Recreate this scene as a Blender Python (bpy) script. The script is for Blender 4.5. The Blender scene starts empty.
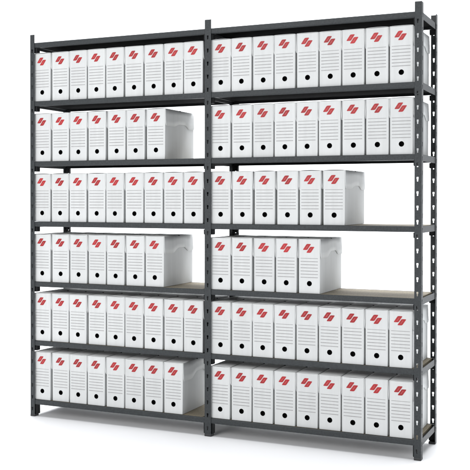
import bpy, bmesh, math, random
from mathutils import Vector, Matrix
random.seed(11)
S = bpy.context.scene
C = S.collection
R = math.radians

# ------------------------------------------------------------------ materials
def mat(name, col, rough=0.5, metal=0.0, noise=0.0, scale=40.0, bump=0.0, bscale=300.0, stretch=(1, 1, 1), spec=0.5, col2=None, vary=0.0):
    m = bpy.data.materials.new(name); m.use_nodes = True
    nt = m.node_tree; b = nt.nodes['Principled BSDF']
    b.inputs['Base Color'].default_value = (*col, 1)
    b.inputs['Roughness'].default_value = rough
    b.inputs['Metallic'].default_value = metal
    b.inputs['Specular IOR Level'].default_value = spec
    tc = nt.nodes.new('ShaderNodeTexCoord'); mp = nt.nodes.new('ShaderNodeMapping')
    mp.inputs['Scale'].default_value = stretch
    nt.links.new(tc.outputs['Object'], mp.inputs['Vector'])
    oi = nt.nodes.new('ShaderNodeObjectInfo')
    ad = nt.nodes.new('ShaderNodeVectorMath'); ad.operation = 'ADD'
    mu = nt.nodes.new('ShaderNodeMath'); mu.operation = 'MULTIPLY'; mu.inputs[1].default_value = 37.0
    nt.links.new(oi.outputs['Random'], mu.inputs[0])
    nt.links.new(mp.outputs['Vector'], ad.inputs[0]); nt.links.new(mu.outputs[0], ad.inputs[1])
    if noise or col2:
        n = nt.nodes.new('ShaderNodeTexNoise'); n.inputs['Scale'].default_value = scale
        n.inputs['Detail'].default_value = 5; n.inputs['Roughness'].default_value = 0.6
        nt.links.new(ad.outputs[0], n.inputs['Vector'])
        rp = nt.nodes.new('ShaderNodeValToRGB')
        rp.color_ramp.elements[0].position = 0.3; rp.color_ramp.elements[1].position = 0.7
        lo = col2 if col2 else tuple(c * (1 - noise) for c in col)
        rp.color_ramp.elements[0].color = (*lo, 1)
        rp.color_ramp.elements[1].color = (*[min(1, c * (1 + noise * 0.5)) for c in col], 1)
        nt.links.new(n.outputs['Fac'], rp.inputs['Fac'])
        out = rp.outputs['Color']
        if vary:                                                  # batches of card differ a little from box to box
            hs = nt.nodes.new('ShaderNodeHueSaturation'); mr = nt.nodes.new('ShaderNodeMapRange')
            mr.inputs['To Min'].default_value = 1 - vary; mr.inputs['To Max'].default_value = 1 + vary
            nt.links.new(oi.outputs['Random'], mr.inputs['Value']); nt.links.new(mr.outputs['Result'], hs.inputs['Value'])
            nt.links.new(out, hs.inputs['Color']); out = hs.outputs['Color']
        nt.links.new(out, b.inputs['Base Color'])
    if bump:
        n2 = nt.nodes.new('ShaderNodeTexNoise'); n2.inputs['Scale'].default_value = bscale
        n2.inputs['Detail'].default_value = 3
        nt.links.new(ad.outputs[0], n2.inputs['Vector'])
        bp = nt.nodes.new('ShaderNodeBump'); bp.inputs['Strength'].default_value = bump
        bp.inputs['Distance'].default_value = 0.002
        nt.links.new(n2.outputs['Fac'], bp.inputs['Height'])
        nt.links.new(bp.outputs['Normal'], b.inputs['Normal'])
    return m

M_STEEL = mat('dark_grey_powder_coat', (0.033, 0.0375, 0.0400), 0.50, 0.0, 0.32, 130, 0.4, 520, spec=0.3)
M_BRKT = mat('shade_darkened_steel', (0.014, 0.015, 0.016), 0.6, 0.0, 0.25, 90, 0.3, 400, spec=0.15)  # darker than the post steel: shade on the recessed brackets put into the colour
M_UNDERSHADE = mat('painted_underside_shade', (0.004, 0.0042, 0.0045), 0.9, 0, 0.25, 90, spec=0.03)  # black colour standing in for the shade under the boards
M_FOOT = mat('black_plastic', (0.02, 0.02, 0.022), 0.5)
M_BOARD = mat('chipboard', (0.215, 0.18, 0.118), 0.75, 0, 0.0, 140, 0.3, 200, col2=(0.10, 0.083, 0.052))
M_CARD = mat('white_cardboard', (0.590, 0.600, 0.597), 0.62, 0, 0.05, 42, 0.2, 90, (1, 1, 0.07), spec=0.3, vary=0.022)
M_DARK = mat('painted_inside_shade', (0.006, 0.006, 0.006), 0.9, spec=0.1)  # black painted in for the shade inside finger hole and lid slot
M_RED = mat('red_print', (0.37, 0.024, 0.028), 0.5, 0, 0.25, 90, spec=0.3, vary=0.16)
M_PINK = mat('pale_red_print', (0.50, 0.11, 0.105), 0.5, 0, 0.15, 90, spec=0.3)
M_LINE = mat('grey_print', (0.36, 0.36, 0.36), 0.6, 0, 0.12, 60, spec=0.3)
M_SWEEP = mat('white_studio_paper', (0.88, 0.88, 0.885), 0.8, 0, 0.01, 2, spec=0.2)

# ------------------------------------------------------------------ mesh helpers
def link(name, me, m, parent=None, smooth=False, bevel=0.0, seg=2):
    o = bpy.data.objects.new(name, me); C.objects.link(o)
    if m and not me.materials: me.materials.append(m)
    if parent: o.parent = parent
    if smooth:
        for p in me.polygons: p.use_smooth = True
    if bevel:
        bv = o.modifiers.new('bevel', 'BEVEL'); bv.width = bevel; bv.segments = seg
        bv.limit_method = 'ANGLE'; bv.angle_limit = R(40)
    return o

def mesh(name, bm):
    bmesh.ops.recalc_face_normals(bm, faces=bm.faces)
    me = bpy.data.meshes.new(name); bm.to_mesh(me); bm.free(); return me

def add_box(bm, x0, x1, y0, y1, z0, z1):
    v = [bm.verts.new((x, y, z)) for x in (x0, x1) for y in (y0, y1) for z in (z0, z1)]
    for f in ((0, 1, 3, 2), (4, 6, 7, 5), (0, 4, 5, 1), (2, 3, 7, 6), (0, 2, 6, 4), (1, 5, 7, 3)):
        bm.faces.new([v[i] for i in f])

def box_mesh(name, *a):
    bm = bmesh.new(); add_box(bm, *a); return mesh(name, bm)

def add_prism(bm, prof, axis, a, b):
    """closed 2-D profile extruded along an axis from a to b"""
    def p(u, w, t):
        return {'x': (t, u, w), 'y': (u, t, w), 'z': (u, w, t)}[axis]
    A = [bm.verts.new(p(u, w, a)) for u, w in prof]; B = [bm.verts.new(p(u, w, b)) for u, w in prof]
    n = len(prof)
    for i in range(n):
        bm.faces.new((A[i], A[(i + 1) % n], B[(i + 1) % n], B[i]))
    bm.faces.new(A[::-1]); bm.faces.new(B)

def perforated(bm, us, zs, hole, t0, t1, axis):
    """sheet of thickness t0..t1 with the cells named by hole(i, j) cut out; axis = normal axis"""
    cache = {}
    def v(i, j, k):
        key = (i, j, k)
        if key not in cache:
            t = t1 if k else t0
            cache[key] = bm.verts.new((us[i], t, zs[j]) if axis == 'y' else (t, us[i], zs[j]))
        return cache[key]
    nu, nz = len(us) - 1, len(zs) - 1
    solid = lambda i, j: 0 <= i < nu and 0 <= j < nz and not hole(i, j)
    for i in range(nu):
        for j in range(nz):
            if not solid(i, j): continue
            for k in (0, 1):
                bm.faces.new((v(i, j, k), v(i + 1, j, k), v(i + 1, j + 1, k), v(i, j + 1, k)))
            if not solid(i - 1, j): bm.faces.new((v(i, j, 0), v(i, j + 1, 0), v(i, j + 1, 1), v(i, j, 1)))
            if not solid(i + 1, j): bm.faces.new((v(i + 1, j, 0), v(i + 1, j + 1, 0), v(i + 1, j + 1, 1), v(i + 1, j, 1)))
            if not solid(i, j - 1): bm.faces.new((v(i, j, 0), v(i + 1, j, 0), v(i + 1, j, 1), v(i, j, 1)))
            if not solid(i, j + 1): bm.faces.new((v(i, j + 1, 0), v(i + 1, j + 1, 0), v(i + 1, j + 1, 1), v(i, j + 1, 1)))

def empty(name, loc=(0, 0, 0)):
    o = bpy.data.objects.new(name, None); C.objects.link(o); o.location = loc
    o.empty_display_size = 0.05
    return o

# ------------------------------------------------------------------ setting
bm = bmesh.new()
for x0, x1 in ((-14, 14),):
    v = [bm.verts.new(c) for c in ((x0, -9, 0), (x1, -9, 0), (x1, 4.0, 0), (x0, 4.0, 0))]
    bm.faces.new(v)
o = link('floor', mesh('floor', bm), M_SWEEP); o['kind'] = 'structure'
bm = bmesh.new()
prof = [(4.0, 0.0)] + [(4.0 + 2.0 * math.sin(a), 2.0 - 2.0 * math.cos(a)) for a in [R(6 * k) for k in range(1, 16)]] + [(6.0, 6.0)]
A = [bm.verts.new((-14, y, z)) for y, z in prof]; B = [bm.verts.new((14, y, z)) for y, z in prof]
for i in range(len(prof) - 1): bm.faces.new((A[i], B[i], B[i + 1], A[i + 1]))
o = link('backdrop', mesh('backdrop', bm), M_SWEEP, smooth=True); o['kind'] = 'structure'

# ------------------------------------------------------------------ shelving unit
H, L, D = 2.0, 2.0615, 0.3346
LEVELS = [1.958, 1.652, 1.337, 1.022, 0.707, 0.398, 0.089]
unit = empty('shelving_unit')
unit['label'] = 'tall dark grey metal shelving unit of two bays with slotted posts and chipboard shelves'
unit['category'] = 'shelving'

T = 0.002
def post_mesh(w, corner_right, rear):
    """L-section upright, w wide, keyhole slots down both flanges; local origin at its left outer corner"""
    bm = bmesh.new(); dep = 0.047 if w == 0.034 else 0.034
    zs = [0.004]; rows = {}
    z = 0.030
    while z + 0.055 < H:
        for a, kind in ((z, 1), (z + 0.010, 2), (z + 0.019, 0)):
            zs.append(a); rows[len(zs) - 1] = kind
        z += 0.0625
    zs.append(H)
    def hole(i, j):
        k = rows.get(j, 0)
        return (k == 1 and i == 2) or (k == 2 and i in (1, 2, 3))
    def band(shift):
        return [a + shift if 0 < n < len(zs) - 1 else a for n, a in enumerate(zs)]
    c = w * 0.47 if not corner_right else w * 0.44
    us = [0, c - 0.0041, c - 0.0027, c + 0.0027, c + 0.0041, w]
    y0, y1 = (-T, 0) if rear else (0, T)
    perforated(bm, us, zs, hole, y0, y1, 'y')
    c = dep / 2 + 0.001
    us = [T + 0.0002, c - 0.0041, c - 0.0027, c + 0.0027, c + 0.0041, dep]
    if rear: us = [-u for u in us][::-1]
    zs = band(0.0285)
    if corner_right: perforated(bm, us, zs, hole, w - T, w, 'x')
    else: perforated(bm, us, zs, hole, 0, T, 'x')
    return mesh('post', bm)

def foot_mesh(w, rear):
    s = -1 if rear else 1
    ys = sorted((-0.0006 * s, 0.0355 * s))
    return box_mesh('foot', -0.0006, w + 0.0006, ys[0], ys[1], 0.0, 0.011)

POSTS = [(0.0, 0.027, False), (1.0160, 0.034, False), (L - 0.031, 0.031, True)]
for x, w, cr in POSTS:
    for rear in (False, True):
        p = link('post', post_mesh(w, cr, rear), M_STEEL, unit, bevel=0.0006, seg=1)
        p.location = (x, D if rear else 0.0, 0.0)
        f = link('foot', foot_mesh(w, rear), M_FOOT, p, bevel=0.002)

BAYS = [(0.0, 0.002, 1.0160, 0.0, 0.027), (1.0160, 1.0182, L - T, 0.034, 0.031)]
# x range the beams span, measured from inside face to inside face
SPAN = [(0.0030, 1.0145), (1.0190, L - 0.003)]
# x ranges of the hanging end plates: front pair and rear pair of each bay
BRK = [(((0.0130, 0.0360), (1.0070, 1.0155)), ((0.0040, 0.0290), (1.0125, 1.0155))),
       (((1.0400, 1.0550), (L - 0.0375, L - 0.0200)), ((1.0300, 1.0510), (L - 0.0345, L - 0.0060)))]

def beam_prof(s, top):
    """folded C beam with a soft nose; s = +1 front, -1 rear (y measured from the outer face)"""
    pr = [(0.0004, -0.004), (0.0004, -0.0215), (0.002, -0.0255), (0.017, -0.0265), (0.017, -0.0245), (0.004, -0.0235),
          (0.004, -0.0145), (0.014, -0.0145), (0.014, -0.0015), (0.0042, 0.0), (0.0016, -0.0008)]
    return [(y * s, top + z) for y, z in pr]

for (xa, xb), brk in zip(SPAN, BRK):
    for z in LEVELS:
        b = link('shelf_board', box_mesh('shelf_board', xa + 0.0165, xb - 0.0165, 0.0170, D - 0.0170, z - 0.0135, z - 0.0005), M_BOARD, unit, bevel=0.0008, seg=1)
        link('underside_shade', box_mesh('underside_shade', xa + 0.0165, xb - 0.0165, 0.0176, D - 0.0176, z - 0.0152, z - 0.0139), M_UNDERSHADE, b)  # thin black sheet added below the chipboard to imitate underside shade
        for rear in (False, True):
            bm = bmesh.new()
            s = -1 if rear else 1
            y0 = (D - T - 0.0006) if rear else (T + 0.0006)
            pr = [(y0 + u, w) for u, w in beam_prof(s, z)]
            add_prism(bm, pr, 'x', xa, xb)
            link('beam', mesh('beam', bm), M_STEEL, b)
        for x0, x1 in ((xa, xa + 0.0145), (xb - 0.0145, xb)):
            bm = bmesh.new()
            # angle-section side rail: web on the outside, narrow lip at the bottom
            wx = (x0, x0 + 0.002) if x0 == xa else (x1 - 0.002, x1)
            add_box(bm, wx[0], wx[1], 0.0205, D - 0.0205, z - 0.030, z - 0.001)
            lx = (x0 + 0.0022, x1 + 0.003) if x0 == xa else (x0 - 0.003, x1 - 0.0022)
            add_box(bm, lx[0], lx[1], 0.0205, D - 0.0205, z - 0.0165, z - 0.0145)
            link('side_rail', mesh('side_rail', bm), M_STEEL, b)
        for rear in (0, 1):
            y0, y1 = (D - 0.0165, D - T - 0.0030) if rear else (T + 0.0075, 0.036)
            for x0, x1 in brk[rear]:
                zb = z - 0.0520 if z > 0.1 else 0.0115
                bm = bmesh.new()
                add_prism(bm, [(x0, zb + 0.004), (x0 + 0.0015, zb), (x1 - 0.0015, zb), (x1, zb + 0.004), (x1, z - 0.0275), (x0, z - 0.0275)], 'y', y0, y1)
                link('bracket', mesh('bracket', bm), M_BRKT, b)

# ------------------------------------------------------------------ archive boxes
BW, BH, BD = 0.1026, 0.2475, 0.3195
HOLE_Z, HOLE_R = 0.0450, 0.0121

def body_mesh():
    bm = bmesh.new()
    r, n = 0.0022, 3
    loop = []
    for cx, cy, a0 in ((BW / 2 - r, -BD / 2 + r, -90), (BW / 2 - r, BD / 2 - r, 0), (-BW / 2 + r, BD / 2 - r, 90), (-BW / 2 + r, -BD / 2 + r, 180)):
        for k in range(n + 1):
            a = R(a0 + 90 * k / n); loop.append((cx + r * math.cos(a), cy + r * math.sin(a)))
    lo = [bm.verts.new((x, y, 0)) for x, y in loop]; hi = [bm.verts.new((x, y, BH)) for x, y in loop]
    N = len(loop)
    for i in range(N):
        if i == N - 1: continue                                  # the front panel is cut separately
        f = bm.faces.new((lo[i], lo[(i + 1) % N], hi[(i + 1) % N], hi[i])); f.smooth = (i % (n + 1)) != n
    bm.faces.new(lo[::-1]); bm.faces.new(hi)
    e = []
    q = [lo[N - 1], lo[0], hi[0], hi[N - 1]]
    for i in range(4):
        a, b = q[i], q[(i + 1) % 4]
        e.append(bm.edges.get((a, b)) or bm.edges.new((a, b)))
    ring = [bm.verts.new((HOLE_R * math.cos(2 * math.pi * k / 32), -BD / 2, HOLE_Z + HOLE_R * math.sin(2 * math.pi * k / 32))) for k in range(32)]
    for k in range(32): e.append(bm.edges.new((ring[k], ring[(k + 1) % 32])))
    bmesh.ops.triangle_fill(bm, edges=e, use_beauty=True, normal=(0, -1, 0))
    return mesh('body', bm)

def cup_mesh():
    """the inside of the finger hole: a cup coloured black for its shade"""
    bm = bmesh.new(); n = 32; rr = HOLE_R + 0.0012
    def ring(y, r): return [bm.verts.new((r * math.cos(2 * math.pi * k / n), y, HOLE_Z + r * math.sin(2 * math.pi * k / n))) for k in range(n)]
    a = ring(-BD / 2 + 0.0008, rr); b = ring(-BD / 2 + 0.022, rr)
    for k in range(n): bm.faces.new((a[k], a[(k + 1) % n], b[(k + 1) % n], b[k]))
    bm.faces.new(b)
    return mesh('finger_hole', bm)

def flap_edge(s, kind):
    """drop of the side flap below the top, s = 0 at the front .. 1 at the rear"""
    lowf, mid, lowr = ((0.088, 0.062, 0.084), (0.086, 0.070, 0.088), (0.090, 0.060, 0.083))[kind]
    sm = lambda t: 0 if t < 0 else 1 if t > 1 else t * t * (3 - 2 * t)
    d = lowf + (mid - lowf) * sm((s - 0.26) / 0.22) + (lowr - mid) * sm((s - 0.66) / 0.16)
    for e in (s, 1 - s):                                         # rounded outer corners
        if e < 0.035: d -= 0.011 * (1 - math.sqrt(max(0, 1 - (1 - e / 0.035) ** 2)))
    return d

def lid_mesh(kind):
    bm = bmesh.new()
    t = 0.0014; n = 44; zt = BH + t + 0.0006
    flare = (0.0026, 0.0018, 0.0030)[kind]
    for side in (1, -1):
        xo = BW / 2 + 0.0003
        cols = []
        for i in range(n + 1):
            s = i / n; y = -BD / 2 - 0.0006 + (BD + 0.0012) * s
            d = flap_edge(s, kind)
            col = []
            for k in range(4):
                f = k / 3; z = zt - 0.0012 - (d - 0.0012) * f
                off = flare * f ** 1.5 + 0.0005
                col.append((bm.verts.new((side * (xo + off + t * 0.8), y, z)), bm.verts.new((side * (xo + off - 0.0006), y, z))))
            cols.append(col)
        for i in range(n):
            for k in range(3):
                for q in (0, 1):
                    f = bm.faces.new((cols[i][k][q], cols[i + 1][k][q], cols[i + 1][k + 1][q], cols[i][k + 1][q])); f.smooth = True
            bm.faces.new((cols[i][3][0], cols[i + 1][3][0], cols[i + 1][3][1], cols[i][3][1]))
            bm.faces.new((cols[i][0][0], cols[i + 1][0][0], cols[i + 1][0][1], cols[i][0][1]))
        for c in (cols[0], cols[-1]):
            for k in range(3): bm.faces.new((c[k][0], c[k + 1][0], c[k + 1][1], c[k][1]))
    # top panel, creased along both long edges and bowed a millimetre or so
    m = 10; bow = (0.0010, 0.0022, 0.0003)[kind]
    xs = [-BW / 2 - 0.0016 + (BW + 0.0032) * i / m for i in range(m + 1)]
    def zz(i): return zt + bow * math.sin(math.pi * i / m) - (0.0010 if i in (0, m) else 0)
    yb = [-BD / 2 - 0.0008, -BD / 2 * 0.3, BD / 2 * 0.3, BD / 2 + 0.0008]
    top = [[bm.verts.new((x, y, zz(i))) for y in yb] for i, x in enumerate(xs)]
    bot = [[bm.verts.new((x, y, zz(i) - t)) for y in yb] for i, x in enumerate(xs)]
    for i in range(m):
        for k in range(3):
            f = bm.faces.new((top[i][k], top[i + 1][k], top[i + 1][k + 1], top[i][k + 1])); f.smooth = True
            bm.faces.new((bot[i][k], bot[i + 1][k], bot[i + 1][k + 1], bot[i][k + 1]))
        for k in (0, 3): bm.faces.new((top[i][k], top[i + 1][k], bot[i + 1][k], bot[i][k]))
    for i in (0, m):
        for k in range(3): bm.faces.new((top[i][k], top[i][k + 1], bot[i][k + 1], bot[i][k]))
    return mesh('lid', bm)

def notch_mesh():
    bm = bmesh.new()
    pr = [(0.0052 * math.cos(R(a)), -0.0058 * math.sin(R(a))) for a in range(0, 181, 20)]
    x = BW / 2 + 0.0012
    add_prism(bm, [(u, BH + 0.0022 + w) for u, w in pr], 'x', x - 0.006, x + 0.0008)
    return mesh('lid_slot', bm)

def bar_poly(cx, cz, wid, dx, dz, r):
    """slanted bar with rounded corners, lower-left to upper-right"""
    P = [Vector((cx - dx / 2 - wid / 2, cz - dz / 2)), Vector((cx - dx / 2 + wid / 2, cz - dz / 2)),
         Vector((cx + dx / 2 + wid / 2, cz + dz / 2)), Vector((cx + dx / 2 - wid / 2, cz + dz / 2))]
    out = []
    for i in range(4):
        a, b, c = P[i - 1], P[i], P[(i + 1) % 4]
        p, q = b + (a - b).normalized() * r, b + (c - b).normalized() * r
        for k in range(5):
            t = k / 4; out.append(p * (1 - t) ** 2 + b * 2 * t * (1 - t) + q * t * t)
    return [(v.x, v.y) for v in out]

YF = -BD / 2
LX, LZ = -0.0035, BH - 0.0410
BARS = [(LX - 0.0084, LZ + 0.0064), (LX + 0.0084, LZ - 0.0064)]
def logo_mesh():
    bm = bmesh.new()
    for cx, cz in BARS:
        add_prism(bm, bar_poly(cx, cz, 0.0218, 0.0192, 0.0280, 0.0050), 'y', YF - 0.0004, YF + 0.0004)
    return mesh('logo', bm)
def logo_inner_mesh():
    bm = bmesh.new()
    for cx, cz in BARS:
        add_prism(bm, bar_poly(cx, cz, 0.0026, 0.0100, 0.0138, 0.0008), 'y', YF - 0.0007, YF - 0.0002)
    return mesh('logo_stroke', bm)
def lines_mesh():
    bm = bmesh.new()
    for k in range(7):
        z = BH - 0.0870 - 0.0146 * k
        x0, x1 = -BW / 2 + 0.0085, BW / 2 - 0.0105
        h = 0.0019 if k else 0.0013
        add_box(bm, x0, x1, YF - 0.0003, YF + 0.0003, z - h, z + h)
    return mesh('ruled_lines', bm)

ME = dict(body=body_mesh(), hole=cup_mesh(), slot=notch_mesh(), logo=logo_mesh(), stroke=logo_inner_mesh(), lines=lines_mesh())
LIDS = [lid_mesh(k) for k in range(3)]
ORD = ['first', 'second', 'third', 'fourth', 'fifth', 'sixth', 'seventh', 'eighth', 'ninth']
ROWN = ['top row', 'second row down', 'third row down', 'fourth row down', 'fifth row down', 'bottom row']

def make_box():
    root = empty('archive_box')
    link('body', ME['body'], M_CARD, root)
    link('finger_hole', ME['hole'], M_DARK, root)
    ld = link('lid', LIDS[0], M_CARD, root)
    link('lid_slot', ME['slot'], M_DARK, ld)
    lg = link('logo', ME['logo'], M_RED, root)
    link('logo_stroke', ME['stroke'], M_PINK, lg)
    link('ruled_lines', ME['lines'], M_LINE, root)
    return root

def copy_tree(o, parent=None):
    c = o.copy(); C.objects.link(c)
    if parent: c.parent = parent
    for ch in o.children: copy_tree(ch, c)
    return c

for me in LIDS: me.materials.clear(); me.materials.append(M_CARD)
proto = make_box()
COUNTS = [(9, 9), (7, 9), (9, 6), (7, 5), (9, 9), (8, 9)]
rng = random.Random(5)
first = True
for row, cnt in enumerate(COUNTS):
    z = LEVELS[row + 1] + 0.0008
    for bay in (0, 1):
        n = cnt[bay]
        x0 = 0.0672 if bay == 0 else 1.0945
        pitch = 0.1093
        if bay == 0: pitch = 0.1104
        if (row, bay) == (2, 1): pitch = 0.1132
        if (row, bay) == (3, 1): pitch = 0.1121
        if (row, bay) in ((1, 0), (3, 0)): pitch = 0.1122 if row == 1 else 0.1112
        for i in range(n):
            o = proto if first else copy_tree(proto)
            first = False
            full = n == 9
            o.location = (x0 + pitch * i + (rng.uniform(-0.0010, 0.0010) if i else 0.0), 0.0122 + BD / 2 + (abs(rng.gauss(0, 0.0020)) if 0 < i < 8 else 0.0), z)
            o.rotation_euler = (0, 0, R(rng.uniform(-0.45, 0.45)))
            o.scale = (1, 1, 1)
            k = rng.choice((0, 0, 1, 2))
            if i == n - 1: k = (0, 1, 1, 0, 2, 2)[row] if bay == 0 else (0, 0, 1, 2, 0, 0)[row]
            for ch in o.children:
                if ch.name.split('.')[0] == 'lid': ch.data = LIDS[k]
            side = 'left' if bay == 0 else 'right'
            place = 'leftmost' if i == 0 else 'rightmost' if i == n - 1 else ORD[i] + ' from the left'
            if i == n - 1 and not full:
                o['label'] = f'white archive box, plain grey side exposed, rightmost on the {ROWN[row]} of {side} bay'
            else:
                o['label'] = f'white archive box, red logo, {place} on {ROWN[row]} of {side} bay'
            o['category'] = 'archive box'
            o['group'] = 'archive boxes on the shelving'

# ------------------------------------------------------------------ light
W = bpy.data.worlds.new('World'); S.world = W; W.use_nodes = True
bg = W.node_tree.nodes['Background']
bg.inputs['Color'].default_value = (0.90, 0.95, 1.0, 1); bg.inputs['Strength'].default_value = 0.33

def area(name, loc, target, sx, sy, power, col=(1, 1, 1)):
    d = bpy.data.lights.new(name, 'AREA'); d.shape = 'RECTANGLE'; d.size = sx; d.size_y = sy
    d.energy = power; d.color = col
    o = bpy.data.objects.new(name, d); C.objects.link(o); o.location = loc
    o.rotation_euler = (Vector(target) - Vector(loc)).to_track_quat('-Z', 'Y').to_euler()
    return o
area('key_softbox', (-0.2, -5.8, 2.9), (1.0, 0.0, 0.75), 3.6, 3.4, 205, (1, 0.99, 0.985))
area('overhead_softbox', (0.2, 2.6, 4.4), (0.6, 0.4, 0.0), 4.0, 3.0, 150, (0.97, 0.985, 1.0))
area('added_floor_fill', (0.6, 0.9, 5.0), (0.6, 0.7, 0.0), 6.5, 4.4, 370, (0.97, 0.98, 1.0))  # unseen light added overhead to bring the floor up to white
area('added_side_fill', (6.0, 0.3, 2.0), (1.0, 0.2, 1.0), 2.5, 3.0, 36, (0.97, 0.985, 1.0))  # unseen fill added on the right to lift the box sides
area('added_backdrop_fill', (-0.4, 2.4, 5.4), (-0.2, 6.0, 1.0), 8.0, 1.0, 430, (0.97, 0.985, 1.0))  # unseen light added to bring the backdrop up to white

# ------------------------------------------------------------------ camera
cam = bpy.data.cameras.new('camera'); co = bpy.data.objects.new('camera', cam); C.objects.link(co)
yaw, pit, rol, F, CY = 0.4177, -0.00745, 0.00067, 922.086, 207.01
fw = Vector((-math.sin(yaw) * math.cos(pit), math.cos(yaw) * math.cos(pit), math.sin(pit)))
rt = Vector((math.cos(yaw), math.sin(yaw), 0)); up = rt.cross(fw)
r2 = rt * math.cos(rol) + up * math.sin(rol); u2 = -rt * math.sin(rol) + up * math.cos(rol)
m3 = Matrix((r2, u2, -fw)).transposed()
co.matrix_world = Matrix.Translation((2.9457, -3.98806, 1.13541)) @ m3.to_4x4()
cam.sensor_width = 36; cam.lens = 36 * F / 470
cam.shift_y = -(235 - CY) / 470
cam.clip_end = 100; cam.clip_start = 0.05
S.camera = co

S.view_settings.view_transform = 'Standard'; S.view_settings.look = 'None'
S.view_settings.exposure = 0.2; S.view_settings.gamma = 1
S.cycles.use_denoising = True
S.cycles.max_bounces = 8; S.cycles.diffuse_bounces = 5
